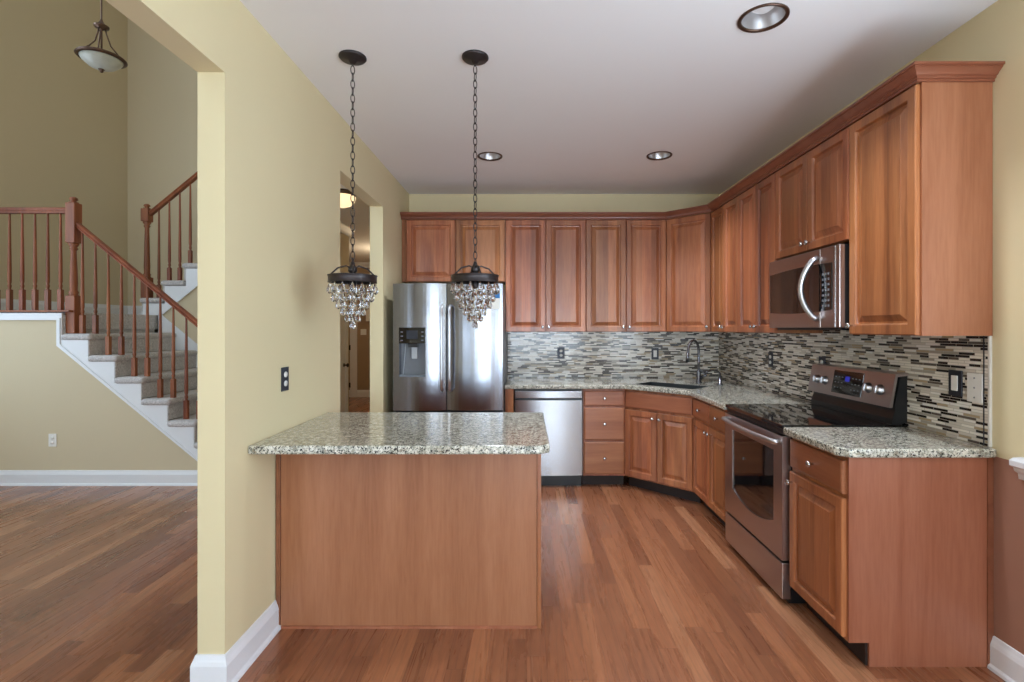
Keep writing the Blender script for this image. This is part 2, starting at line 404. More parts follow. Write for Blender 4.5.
# foyer shell
struct(MB().box(FX-.12, FX, YF, 2.05, 0, FZ).box(FX-.12, FX, 4.25, FYB, 0, FZ).box(FX-.12, FX, 2.05, 4.25, 0, .75).box(FX-.12, FX, 2.05, 4.25, 3.25, 4.25).box(FX-.12, FX, 2.05, 4.25, 5.55, FZ).build('wall_foyer_left', M['foyer']))
window_unit(5, -4.25, -2.05, 4.25, 5.55, 0, 3, 2, -90, (FX, 0, 0))  # unseen upper window, added for the upper foyer fill
window_unit(4, -4.25, -2.05, .75, 3.25, 0, 3, 3, -90, (FX, 0, 0))  # unseen lower window, added for the foyer side fill
struct(MB().box(FX, HX-.0505, FYB, FYB+.12, 0, FZ).build('wall_foyer_back', M['foyer']))
struct(MB().box(FX-.1, XLo, YF-.1, FYB+.1, FZ, FZ+.1).build('ceiling_foyer', M['ceil']))
struct(MB().box(HX, XLo, SY, SY+.12, ZC, FZ).build('wall_foyer_bulkhead', M['foyer']))
struct(MB().box(HX-.05, HX, SY, FYB+.12, 0, FZ).box(HX-.05, HX, FYB+.12, 7.0, 0, ZC).build('wall_hall_left', M['foyer']))
struct(MB().box(-4.6, XLo, 10.55, 10.67, 0, ZC).build('wall_hall_back', M['hallw']))
struct(MB().box(-4.72, -4.6, 6.92, 10.67, 0, ZC).build('wall_hall_far', M['hallw']))
struct(MB().box(-4.6, HX-.0505, 6.921, 7.0, 0, ZC).build('wall_hall_return', M['hallw'])) 
struct(MB().box(HX-2.2, XLo, SY+.12, 10.67, ZC+.0, ZC+.1).build('ceiling_hall', M['ceil'])) if False else struct(MB().box(HX, XLo, SY+.121, 10.67, ZC, ZC+.08).box(-4.6, HX-.0005, 6.921, 10.67, ZC, ZC+.08).build('ceiling_hall', M['ceil']))
# crown mouldings in the hall
cp = [(0, ZC), (.09, ZC), (.085, ZC-.02), (.03, ZC-.075), (.02, ZC-.10), (0, ZC-.10)]
struct(MB().sweep([(HX, SY+.3), (HX, 7.0)], cp).build('trim_1', M['white']))
struct(MB().sweep([(-4.6, 10.55), (XLo, 10.55)], cp).build('trim_2', M['white']))

# baseboards
bp = [(0, 0), (.018, 0), (.018, .095), (.014, .108), (.010, .118), (.006, .132), (0, .134)]
shoe = [(0, 0), (.030, 0), (.028, .012), (.018, .02), (.018, .095), (.014, .108), (.010, .118), (.006, .132), (0, .134)]
struct(MB().sweep([(XLo, 3.1), (XLo, O1b), (XL, O1b), (XL, 2.41)][::-1] if False else [(XL, 2.41), (XL, O1b), (XLo, O1b), (XLo, 3.20)][::-1], [(o, z) for o, z in shoe]).build('baseboard_left', M['white']))
struct(MB().sweep([(XR, 2.128), (XR, YF)], shoe).build('baseboard_right', M['white']))
struct(MB().sweep([(FX, SY), (HX, SY)], [(o, z) for o, z in shoe]).build('baseboard_foyer', M['white']))
struct(MB().sweep([(FX, YF), (FX, SY)], shoe).build('baseboard_foyer_left', M['white']))
struct(MB().sweep([(-4.6, 10.55), (XLo, 10.55)], [(o, z*1.1) for o, z in bp]).build('baseboard_hall', M['white']))
# chair rail on the right wall
rp = [(0, .82), (.012, .82), (.016, .842), (.03, .852), (.034, .865), (.05, .875), (.05, .895), (.036, .904), (0, .906)]
struct(MB().sweep([(XR, 2.01), (XR, 1.68)], rp).build('trim_3', M['white']))

# ---------------------------------------------------------------- cabinets
knob_me = None
def knob(parent, x, y, z):
    global knob_me
    if knob_me is None:
        prof = [(.0055, 0), (.0055, .014), (.007, .016), (.014, .019), (.0155, .024), (.0125, .029), (.006, .031), (0, .0312)]
        o = MB().lathe(prof, 18, M=RX(90)).build('knob', M['chrome'], parent); knob_me = o.data; o['label'] = 'round satin nickel knob'
    else:
        o = bpy.data.objects.new('knob', knob_me); COL.objects.link(o); o.parent = parent
    o.location = (x, y, z); return o
RING = [(0, .016), (.004, .020), (.044, .020), (.047, .018), (.050, .0125), (.052, .006), (.060, .005), (.064, .007), (.088, .0165), (.090, .0185)]
def door(parent, x0, x1, z0, z1, kn=None, y=0, mat='cherry'):
    r = [(a, b) for a, b in RING]
    o = MB().panel(x1-x0, z1-z0, r, .02).build('door', M[mat], parent, (x0, y, z0))
    if kn: knob(o, kn[0]-x0, -.020, kn[1]-z0)
    return o
def slab(parent, x0, x1, z0, z1, knobs=(), y=0, name='drawer'):
    o = MB().panel(x1-x0, z1-z0, [(0, .012), (.003, .0165), (.010, .020)], .02).build(name, M['cherry_h'], parent, (x0, y, z0))
    for kx in knobs: knob(o, kx-x0, -.020, (z1-z0)/2)
    return o

FYc = 4.56      # carcass face of back base cabinets (door face 4.54)
FXc = 1.343     # carcass face of right base cabinets
GAPS = .003
def base_cab(name, label, loc, rz, W, D, cols, drawer=True, stack=None, false_front=False, endpanel=False):
    t = thing(name, label, 'cabinet', loc, rz, 'cherry base cabinets')
    MB().box(0, W, 0, D, .10, .874).build('carcass', M['cherry'], t)
    MB().box(0.0, W, .075, .09, .0, .10).build('toe_kick', M['toe'], t)
    if stack:
        for z0, z1 in stack: slab(t, .008, W-.008, z0, z1, [W/2])
        return t
    n = len(cols); g = .006
    e = W/n
    for i, side in enumerate(cols):
        x0, x1 = i*e+g/2+(.003 if i == 0 else 0), (i+1)*e-g/2-(.003 if i == n-1 else 0)
        kx = x1-.028 if side == 'r' else x0+.028
        door(t, x0, x1, .115, .695, (kx, .645))
        if drawer and not false_front: slab(t, x0, x1, .715, .855, [(x0+x1)/2])
    if false_front: slab(t, g, W-g, .715, .855, [], name='false_front')
    return t

# back run
filler = thing('end_filler', 'narrow cherry end panel standing between the refrigerator and dishwasher', 'panel', (-.190, FYc-.02, 0))
MB().box(0, .074, 0, .60, 0, .874, .002).build('end_panel', M['cherry'], filler)
base_cab('drawer_cabinet', 'narrow cherry base cabinet of three drawers beside the dishwasher', (.503, FYc, 0), 0, .374, .59, [], stack=[(.725, .858), (.422, .708), (.118, .405)])
# diagonal sink base
dx0, dy0, dx1, dy1 = .877, FYc, FXc, 4.094
dl = math.hypot(dx1-dx0, dy1-dy0)
ang = math.degrees(math.atan2(dy1-dy0, dx1-dx0))
t = thing('sink_cabinet', 'cherry sink base cabinet set diagonally across the corner under the faucet', 'cabinet', (dx0, dy0, 0), ang, 'cherry base cabinets')
m = MB()
Mi = Matrix.Rotation(-R(ang), 4, 'Z') @ T((-dx0, -dy0, 0))
pts = [(dx0+.001, dy0), (dx1, dy1+.001), (1.93, dy1+.001), (1.93, 5.14), (dx0+.001, 5.14)]
m.prism(pts, .10, .60, M=Mi); m.box(0, dl, 0, .018, .60, .874)
m.build('carcass', M['cherry'], t)
MB().box(-.01, dl+.01, .075, .09, 0, .10).build('toe_kick', M['toe'], t)
door(t, .012, dl/2-.003, .115, .695, (dl/2-.032, .645)); door(t, dl/2+.003, dl-.012, .115, .695, (dl/2+.032, .645))
slab(t, .012, dl-.012, .715, .855, [], name='false_front')
# right run: rotation -90, local x runs from far to near
base_cab('base_cabinet', 'cherry base cabinet with two drawers over two doors, left of the range', (FXc, 4.09, 0), -90, 4.09-3.354, .59, ['r', 'l'])
t = base_cab('base_cabinet', 'cherry base cabinet right of the range with wide wood end panel', (FXc, 2.586, 0), -90, .442, .599, ['l'])
# end panel with toe notch, drawn in local y-z
pm = MB().prism([(-.0, .10), (.085, .10), (.085, 0), (.598, 0), (.598, .874), (0, .874)], 0, .010, M=Matrix(((0, 0, 1, .4425), (1, 0, 0, 0), (0, 1, 0, 0), (0, 0, 0, 1))))
pm.build('end_panel', M['veneer'], t)
MB().box(.4525, .458, .575, .598, 0, .874).build('scribe_strip', M['crown'], t)

# upper cabinets
UY = 4.84; UX = 1.647; ZU0, ZU1 = 1.38, 2.44
def upper(label, loc, rz, W, D, z0, z1, n=2, ends=(0, 0), kn=True, side0='r', knz=.045):
    t = thing('wall_cabinet', label, 'cabinet', (loc[0], loc[1], z0), rz, 'cherry wall cabinets')
    H = z1-z0
    MB().box(0, W, 0, D, 0, H).build('carcass', M['cherry'], t)
    a = ends[0]; e = (W-ends[0]-ends[1])/n
    for i in range(n):
        x0, x1 = a+i*e+.003, a+(i+1)*e-.003
        if n == 2: kx = x1-.025 if i == 0 else x0+.025
        else: kx = x1-.025 if side0 == 'r' else x0+.025
        door(t, x0, x1, .002, H-.008, (kx, knz))
    return t
upper('wide short cherry wall cabinet above the refrigerator', (XL+.003, UY), 0, .980, .31, 1.852, ZU1, 2, (.045, .004))
upper('tall two-door cherry wall cabinet above the dishwasher, right of the refrigerator', (-.199, UY), 0, .757, .31, ZU0, ZU1)
upper('tall two-door cherry wall cabinet on the back wall beside the corner cabinet', (.559, UY), 0, .757, .31, ZU0, ZU1)
# diagonal corner upper
ex0, ey0, ex1, ey1 = 1.318, UY, UX, 4.53
el = math.hypot(ex1-ex0, ey1-ey0); ea = math.degrees(math.atan2(ey1-ey0, ex1-ex0))
t = thing('corner_wall_cabinet', 'single-door cherry wall cabinet set diagonally in the corner above the faucet', 'cabinet', (ex0, ey0, ZU0), ea, 'cherry wall cabinets')
Mi = Matrix.Rotation(-R(ea), 4, 'Z') @ T((-ex0, -ey0, 0))
MB().prism([(ex0+.001, ey0), (ex1, ey1+.001), (XR-.003, ey1+.001), (XR-.003, YB-.003), (ex0+.001, YB-.003)], 0, ZU1-ZU0, M=Mi).build('carcass', M['cherry'], t)
door(t, .014, el-.014, .002, ZU1-ZU0-.008, (el-.04, .045))
DR = XR-UX-.003
upper('two-door cherry wall cabinet next to the diagonal corner cabinet', (UX, 4.527), -90, .585, DR, ZU0, ZU1)
upper('two-door cherry wall cabinet on the far side of the microwave', (UX, 3.941), -90, .587, DR, ZU0, ZU1)
upper('short two-door cherry wall cabinet above the microwave', (UX, 3.353), -90, .764, DR, 1.86, ZU1)
t = upper('single-door cherry wall cabinet nearest the camera, with wide end panel', (UX, 2.588), -90, .448, DR, ZU0, ZU1, 1, side0='l')
MB().box(.449, .456, 0, DR, 0, ZU1-ZU0).build('end_panel', M['veneer'], t)
# crown moulding along all uppers
path = [(XL+.004, 4.815), (1.305, 4.815), (1.625, 4.50), (1.625, 2.128), (XR-.001, 2.128)]
prof = [(-.012, 2.436), (.004, 2.436), (.004, 2.446), (.010, 2.448), (.012, 2.456), (.018, 2.458), (.024, 2.466), (.038, 2.478), (.042, 2.480), (.042, 2.484), (.050, 2.486), (.050, 2.496), (-.012, 2.496)]
MBc = MB().sweep(path, prof)
tag(MBc.build('crown_molding', M['crown']), 'stepped cherry crown molding running along the tops of all wall cabinets', 'molding')

# peninsula
t = thing('peninsula_cabinet', 'plain wood-panelled peninsula base under the near granite counter', 'cabinet', (XL, 2.41, 0))
MB().box(.004, 1.232, .012, .58, .0, .874).build('carcass', M['cherry'], t)
MB().box(.026, 1.232, 0, .010, .006, .874, .001).build('back_panel', M['veneer'], t)
MB().box(.004, .025, -.004, .010, .0, .874, .001).build('scribe_strip', M['crown'], t)
MB().box(1.233, 1.251, -.004, .58, .0, .874, .001).build('side_panel', M['cherry'], t)
MB().box(.026, 1.232, -.006, 0, 0, .012).build('base_strip', M['veneer'], t)

# worktops
def counter(name, label, pts, hole=None, group='granite worktops'):
    m = MB().prism(pts, .876, .914, .009, 3); o = m.build(name, M['granite'])
    if hole:
        c = MB().prism(hole, .8, 1.0).build('cut', M['granite'])
        md = o.modifiers.new('b', 'BOOLEAN'); md.object = c; md.operation = 'DIFFERENCE'; md.solver = 'EXACT'
        dg = bpy.context.evaluated_depsgraph_get(); me = bpy.data.meshes.new_from_object(o.evaluated_get(dg))
        o.modifiers.clear(); o.data = me; bpy.data.objects.remove(c)
    return tag(o, label, 'countertop', group)
counter('worktop', 'speckled granite worktop on the near peninsula, meeting the left wall', [(XL+.001, 2.165), (.06, 2.165), (.10, 2.20), (.10, 3.04), (XL+.001, 3.04)])
s2 = math.sqrt(.5)
def dg_(u, v):  # diagonal coordinates: u along the face from its middle, v into the corner
    cx, cy = (dx0+dx1)/2, (dy0+dy1)/2
    return (cx+u*s2+v*s2, cy-u*s2+v*s2)
hole = [dg_(-.285, .07), dg_(.285, .07), dg_(.285, .36), dg_(-.285, .36)]
xb = XR-.004; yb = YB-.004
counter('worktop', 'speckled granite worktop running along the back wall and round the sink corner',
        [(-.196, 4.51), (.84, 4.51), (.895, 4.485), (1.26, 4.12), (1.293, 4.06), (1.293, 3.356), (xb, 3.356), (xb, yb), (-.196, yb)], hole)
counter('worktop', 'short speckled granite worktop right of the range, beside the wall plates', [(1.293, 2.585), (1.293, 2.15), (1.335, 2.108), (xb, 2.108), (xb, 2.585)])
# sink: bowl with walls
cx, cy = dg_(0, .215)
t = thing('sink', 'dark recessed sink set diagonally in the corner worktop', 'sink', (cx, cy, .70), -45)
m = MB(); a, b_ = .284, .144; h_ = .2145
m.box(-a, a, -b_, b_, 0, .006); m.box(-a, -a+.006, -b_, b_, 0, h_); m.box(a-.006, a, -b_, b_, 0, h_); m.box(-a, a, -b_, -b_+.006, 0, h_); m.box(-a, a, b_-.006, b_, 0, h_)
m.build('basin', M['sinkdark'], t); MB().lathe([(0, .006), (.045, .006), (.045, .012), (.03, .009), (0, .009)], 20).build('drain', M['chrome'], t)
# faucet
fxp, fyp = 1.565, 4.655
t = thing('faucet', 'tall gooseneck chrome faucet with side lever behind the corner sink', 'faucet', (fxp, fyp, .914), -45)
dk = plain('faucet_metal', (120, 120, 126), .22, 1)
MB().lathe([(0, 0), (.028, 0), (.028, .01), (.021, .02), (.019, .10), (.015, .12), (0, .12)], 20).build('base', dk, t)
pts = [(0, 0, .10), (0, 0, .20), (0, 0, .29)]
for k in range(1, 13):
    a = PI*k/12; pts.append((0, -.10+.10*math.cos(a), .29+.10*math.sin(a)))
pts.append((0, -.205, .27))
MB().tube(pts, .0115, 12).build('spout', dk, t)
MB().tube([(0, -.205, .285), (0, -.212, .20)], [.014, .017], 14).build('spray_head', dk, t)
MB().tube([(.015, 0, .05), (.05, 0, .07), (.075, 0, .075)], [.012, .012, .01], 10).tube([(.07, 0, .075), (-.005, 0, .14)], [.006, .005], 8).build('lever', dk, t)
t = thing('soap_dispenser', 'small curved metal soap dispenser beside the tall faucet', 'dispenser', (1.70, 4.50, .914), -70); t.scale = (1.35, 1.35, 1.35)
MB().lathe([(0, 0), (.02, 0), (.02, .008), (.012, .012), (.011, .05), (0, .05)], 16).build('base', dk, t)
MB().tube([(0, 0, .04), (0, 0, .075), (0, -.02, .092), (0, -.06, .098), (0, -.10, .09), (0, -.11, .08)], .006, 8).build('spout', dk, t)

# backsplash (wall tiling)
z0, z1 = .915, 1.379
struct(MB().box(-.19, XR-.012, YB-.010, YB-.0005, z0, z1).build('wall_tile_back', M['mos_x']))
struct(MB().box(XR-.010, XR-.0005, 2.155, YB-.011, z0, z1+.03).build('wall_tile_right', M['mos_y'])) if False else struct(MB().box(XR-.010, XR-.0005, 2.146, YB-.011, z0, z1).box(XR-.010, XR-.0005, 2.60, 3.34, z1, 1.415).build('wall_tile_right', M['mos_y']))
struct(MB().box(XR-.012, XR-.0005, 2.137, 2.145, z0, z1).build('trim_4', M['tilewhite']))
struct(MB().box(XR-.013, XR-.0105, 2.162, 2.166, z0, z1).build('trim_5', M['darkplate']))
struct(MB().box(-.196, -.191, YB-.012, YB-.0005, z0, z1).build('trim_6', M['darkplate']))

# wall plates, local: plate in x-z, facing -y
def plate(name, label, cat, loc, rz, pm, kind, im=None, w_=.072, h_=.116):
    t = thing(name, label, cat, loc, rz)
    MB().box(-w_/2, w_/2, -.006, 0, -h_/2, h_/2, .002).build('plate', M[pm], t)
    im = M[im or 'knobwhite']
    if kind == 'duplex':
        for s in (-1, 1):
            MB().lathe([(0, 0), (.0165, 0), (.0165, .003), (0, .003)], 16, M=T((0, -.006, s*.022)) @ RX(90) @ Matrix.Scale(.85, 4, (0, 1, 0))).build('socket', im, t)
    elif kind == 'rocker':
        MB().box(-.017, .017, -.010, -.006, -.034, .034, .002).build('rocker_switch', im, t)
    elif kind == 'gfci':
        MB().box(-.017, .017, -.009, -.006, -.034, .034, .0015).build('socket_insert', im, t)
    elif kind == 'blank':
        for s in (-1, 0, 1): MB().lathe([(0, 0), (.004, 0), (.003, .002), (0, .002)], 10, M=T((0, -.006, s*.042)) @ RX(90)).build('screw', M['grey'], t)
    return t
plate('outlet', 'dark outlet plate with two white sockets on the backsplash above the dishwasher', 'outlet', ((561-526.6)*5.147/512, YB-.0102, 1.165), 0, 'darkplate', 'duplex')
plate('outlet', 'dark plate with white insert on the back wall backsplash left of the faucet', 'outlet', ((655-526.6)*5.147/512, YB-.0102, 1.158), 0, 'darkplate', 'gfci')
plate('outlet', 'dark outlet plate on the side backsplash between corner sink and range', 'outlet', (XR-.0102, 4.05, 1.165), -90, 'darkplate', 'duplex')
plate('outlet', 'dark outlet plate half hidden behind the range control panel', 'outlet', (XR-.0102, 3.345, 1.17), -90, 'darkplate', 'duplex')
plate('light_switch', 'dark plate with a white rocker on the backsplash right of the range', 'light switch', (XR-.0102, 2.305, 1.165), -90, 'darkplate', 'rocker')
plate('blank_plate', 'white blank wall plate with screws at the near end of the backsplash', 'wall plate', (XR-.0102, 2.205, 1.155), -90, 'knobwhite', 'blank', w_=.075, h_=.125)
plate('outlet', 'dark outlet plate with two white sockets on the left kitchen wall above the peninsula', 'outlet', (XL+.0001, 2.50, 1.164), 90, 'darkplate', 'duplex')
plate('outlet', 'white outlet plate low on the foyer wall below the stairs', 'outlet', (-4.27, SY-.0001, .405), 0, 'knobwhite', 'duplex')

# ---------------------------------------------------------------- dishwasher
t = thing('dishwasher', 'stainless dishwasher with a pocket handle, between end panel and drawers', 'dishwasher', (-.107, 4.54, 0))
MB().box(.004, .600, .03, .59, .10, .868).build('tub_body', M['black'], t)
W = .596
b = bmesh.new()
mb = MB(); N = 16
# softly bowed front
pts = [(.004+W*i/N, -.010*(1-(2*i/N-1)**2)) for i in range(N+1)]+[(.004+W, .03), (.004, .03)]
mb.prism(pts, .108, .775).build('door', M['steel'], t)
mb = MB(); mb.prism([(.004+W*i/N, -.014*(1-(2*i/N-1)**2)-.006) for i in range(N+1)]+[(.004+W, .03), (.004, .03)], .795, .858, .003); mb.build('handle_panel', M['steel'], t)
MB().box(.02, .584, .008, .028, .775, .795).build('handle_recess', M['black'], t)
MB().box(.004, .600, .06, .08, 0, .10).build('kick_plate', M['black'], t)

# ---------------------------------------------------------------- refrigerator
FRx, FRy, FRw = -1.104, 4.23, .908
t = thing('refrigerator', 'stainless french-door refrigerator with ice and water dispenser', 'refrigerator', (FRx, FRy, 0))
MB().box(.004, FRw-.004, .085, .90, .02, 1.765, .004).build('cabinet_body', M['grey'], t)
def fdoor(x0, x1, z0, z1, hole=None):
    m = MB(); n = 14; w = x1-x0
    def arc(a, c):
        q = []
        for i in range(n+1):
            x = a+(c-a)*i/n; s_ = (x-x0)/w
            q.append((x, -.030*(1-abs(2*s_-1)**2.2)))
        return q
    if not hole: m.prism(arc(x0, x1)+[(x1, .075), (x0, .075)], z0, z1, .002, 1)
    else:
        hx0, hx1, hz0, hz1 = hole
        m.prism(arc(x0, x1)+[(x1, .075), (x0, .075)], z0, hz0); m.prism(arc(x0, x1)+[(x1, .075), (x0, .075)], hz1, z1)
        m.prism(arc(x0, hx0)+[(hx0, .075), (x0, .075)], hz0, hz1); m.prism(arc(hx1, x1)+[(x1, .075), (hx1, .075)], hz0, hz1)
    return m
mid = (446.7-393)/110*FRw
hz0, hz1, hx0, hx1 = 1.015, 1.42, .055, .275
d1 = fdoor(.0, mid-.003, .735, 1.782, (hx0, hx1, hz0, hz1)).build('door', M['steel_f'], t)
d2 = fdoor(mid+.003, FRw, .735, 1.782).build('door', M['steel_f'], t)
d3 = fdoor(.0, FRw, .06, .722).build('freezer_drawer', M['steel_f'], t)
MB().box(.02, FRw-.02, .03, .08, .0, .06).build('foot_grille', M['black'], t)
def fhandle(par, x):
    pts = [(x, -.02, .90), (x, -.055, .915), (x, -.062, 1.0), (x, -.066, 1.25), (x, -.062, 1.50), (x, -.055, 1.585), (x, -.02, 1.60)]
    MB().tube(pts, .0125, 12).build('handle', M['handle'], par)
fhandle(d1, mid-.032); fhandle(d2, mid+.032)
MB().tube([(.10, -.02, .66), (.12, -.06, .66), (FRw/2, -.066, .66), (FRw-.12, -.06, .66), (FRw-.10, -.02, .66)], .0125, 12).build('handle', M['steel'], d3)
# dispenser
MB().box(hx0, hx1, .06, .07, hz0, hz1).box(hx0, hx1, -.004, .06, hz0, hz0+.012).build('dispenser_recess', M['grey'], t)
MB().box(hx0+.001, hx1-.001, -.031, .04, 1.288, 1.419, .002).build('control_panel', M['blackglass'], d1)
MB().box(hx0+.07, hx1-.07, -.01, .05, 1.255, 1.288, .004).build('dispenser_spout', M['black'], d1)
MB().box(hx0+.095, hx0+.14, .015, .04, 1.16, 1.26, .006).build('dispenser_paddle', M['ice'], d1)
MB().tube([(hx0+.04, .05, 1.28), (hx0+.02, .04, 1.03)], .004, 6).build('water_tube', M['ice'], d1)
for i in range(3):
    for x in (hx0+.025, hx1-.025): MB().box(x-.009, x+.009, -.0325, -.0305, 1.31+i*.034, 1.318+i*.034).build('button', M['grey'], d1)
MB().box(hx0+.065, hx1-.065, -.0325, -.0305, 1.325, 1.395).build('screen', M['darkplate'], d1)
sx = FRw-.112
st = MB().box(sx-.004, sx+.09, -.024, -.0205, 1.57, 1.72, M=T((0, 0, 0))).build('energy_label', M['knobwhite'], d2, (0, 0, 0))
MB().box(sx+.0, sx+.088, -.025, -.0235, 1.66, 1.705).build('label_band', M['blue'], st)

# ---------------------------------------------------------------- range
RY0 = 3.345
t = thing('range', 'stainless electric range with black glass cooktop and raised control panel', 'stove', (1.297, RY0, 0), -90)
W = .748
MB().box(.002, W-.002, .045, .645, .03, .895).build('oven_body', M['black'], t)
MB().box(.002, W-.002, .0, .640, .897, .920, .004).build('cooktop', M['blackglass'], t)
MB().box(.004, W-.004, .012, .05, .868, .897, .002).build('front_band', M['black'], t)
def burner(x, y, r):
    MB().lathe([(r, .9203), (r, .9206), (r-.004, .9206), (r-.004, .9203)], 40, M=T((x, y, 0))).build('burner_ring', M['grey'], t)
for q in ((.19, .17, .10), (.56, .17, .085), (.19, .42, .075), (.56, .42, .10)):
    pass
# oven door as frame around an arched window
dm = MB(); z0, z1 = .232, .862
wx0, wx1, wz0, wz1 = .115, .655, .40, .775
dm.box(.002, W-.002, .012, .045, z0, z1)
dm.box(.002, wx0, 0, .012, z0, z1); dm.box(wx1, W-.002, 0, .012, z0, z1); dm.box(wx0, wx1, 0, .012, wz1, z1)
ap = [(wx0, z0), (wx1, z0)]
N = 16
low = []
for i in range(N+1):
    x = wx1-(wx1-wx0)*i/N; s_ = 2*(x-wx0)/(wx1-wx0)-1
    low.append((x, .405-.055*(1-s_*s_)))
dm.prism(ap+low, 0, .012, M=Matrix(((1, 0, 0, 0), (0, 0, 1, 0), (0, 1, 0, 0), (0, 0, 0, 1))))
od = dm.build('oven_door', M['steel_h'], t)
MB().box(wx0-.002, wx1+.002, .006, .0118, .33, wz1+.002).build('oven_window', M['blackglass'], od)
hp = []
for i in range(17):
    s_ = i/16; hp.append((.03+(W-.06)*s_, -.022-.026*(1-(2*s_-1)**2), .828))
MB().tube([(.03, .0, .828)]+hp+[(W-.03, .0, .828)], .0135, 12).build('handle', M['handle'], od)
MB().box(.002, W-.002, .0, .045, .035, .218, .004).build('storage_drawer', M['steel_h'], t)
MB().box(.03, W-.03, .05, .58, 0, .035).build('foot_base', M['black'], t)
# backguard
def yz(pts, x0, x1, bev=.0):
    return MB().prism(pts, x0, x1, bev, M=Matrix(((0, 0, 1, 0), (1, 0, 0, 0), (0, 1, 0, 0), (0, 0, 0, 1))))
yz([(.560, .921), (.605, .921), (.640, .935), (.640, 1.17), (.60, 1.16), (.575, 1.03), (.575, .99), (.56, .95)], .004, W-.004).build('backguard', M['black'], t)
gp = [(.542, 1.008), (.572, 1.178), (.648, 1.186), (.648, 1.172), (.583, 1.165), (.556, 1.008)]
cp_ = yz(gp, -.004, W+.004).build('control_panel', M['steel_d'], t)
sl = math.atan2(.03, .17)
def onpanel(x, s_): return (x, .542+.03*s_, 1.008+.17*s_)
def kn(x):
    p = onpanel(x, .48); MT = T(p) @ Matrix.Rotation(PI/2+sl*-1, 4, 'X')
    MB().lathe([(0, 0), (.028, 0), (.028, .003), (.023, .005), (.022, .020), (.019, .024), (0, .024)], 24, M=MT).box(-.004, .004, -.020, .020, .022, .030, M=MT).build('control_knob', M['handle'], cp_)
for yy in (3.262, 3.178, 2.775, 2.683): kn(RY0-yy)
MT = T(onpanel(RY0-3.095, .12)) @ Matrix.Rotation(-sl, 4, 'X')
dpl = MB().box(0, .27, -.003, .002, 0, .135, .001, M=MT).build('display_panel', M['blackglass'], cp_)
MB().box(.115, .155, -.0045, -.003, .075, .105, M=MT).build('clock_display', M['display'], dpl)
for i in range(3):
    for x in (.02, .05, .08, .175, .205, .235): MB().box(x, x+.014, -.004, -.003, .03+i*.032, .036+i*.032, M=MT).build('button', M['grey'], dpl)

# ---------------------------------------------------------------- microwave
t = thing('microwave', 'stainless over-the-range microwave with arched handle', 'microwave', (1.585, 3.346, 1.415), -90)
W = .752; H = .425
MB().box(.002, W-.002, .03, .352, 0, H).build('case', M['black'], t)
ds = .582
MB().box(.0, ds-.002, 0, .03, .0, H, .004).build('door', M['steel_d'], t)
cpn = MB().box(ds+.002, W, 0, .03, .0, H, .004).build('control_side', M['steel_d'], t)
N = 16
def arcwin(x0, x1, z0, z1, s0, s1, y0, y1, full=(.0, .752)):
    a = []
    def cur(x, z, s_): u = 2*(x-full[0])/(full[1]-full[0])-1; return (x, z+s_*(1-u*u))
    a = [cur(x0+(x1-x0)*i/N, z0, s0) for i in range(N+1)]+[cur(x1-(x1-x0)*i/N, z1, s1) for i in range(N+1)]
    return MB().prism(a, y0, y1, M=Matrix(((1, 0, 0, 0), (0, 0, 1, 0), (0, 1, 0, 0), (0, 0, 0, 1))))
arcwin(.022, .578, .098, .335, -.015, .012, -.004, .002).build('window', M['blackglass'], t)
kp = arcwin(ds+.004, .69, .098, .335, -.015, .012, -.004, .002).build('keypad', M['blackglass'], cpn)
for i in range(7):
    for j in range(3): MB().box(ds+.024+j*.026, ds+.038+j*.026, -.005, -.004, .11+i*.028, .122+i*.028).build('button', M['grey'], kp)
MB().box(W-.040, W-.032, -.003, .002, .004, H-.004, .001).build('edge_strip', M['steel'], cpn)
hp = [(.556, .0, .045), (.556, -.02, .055)]
for i in range(13):
    s_ = i/12; hp.append((.550-.035*(1-(2*s_-1)**2), -.025-.045*(1-(2*s_-1)**2), .06+(H-.12)*s_))
hp += [(.556, -.02, H-.055), (.556, .0, H-.045)]
MB().tube(hp, .015, 12).build('handle', M['handle'], t)
MB().box(.05, W-.03, .03, .30, -.014, .0).build('vent_grille', M['black'], t)

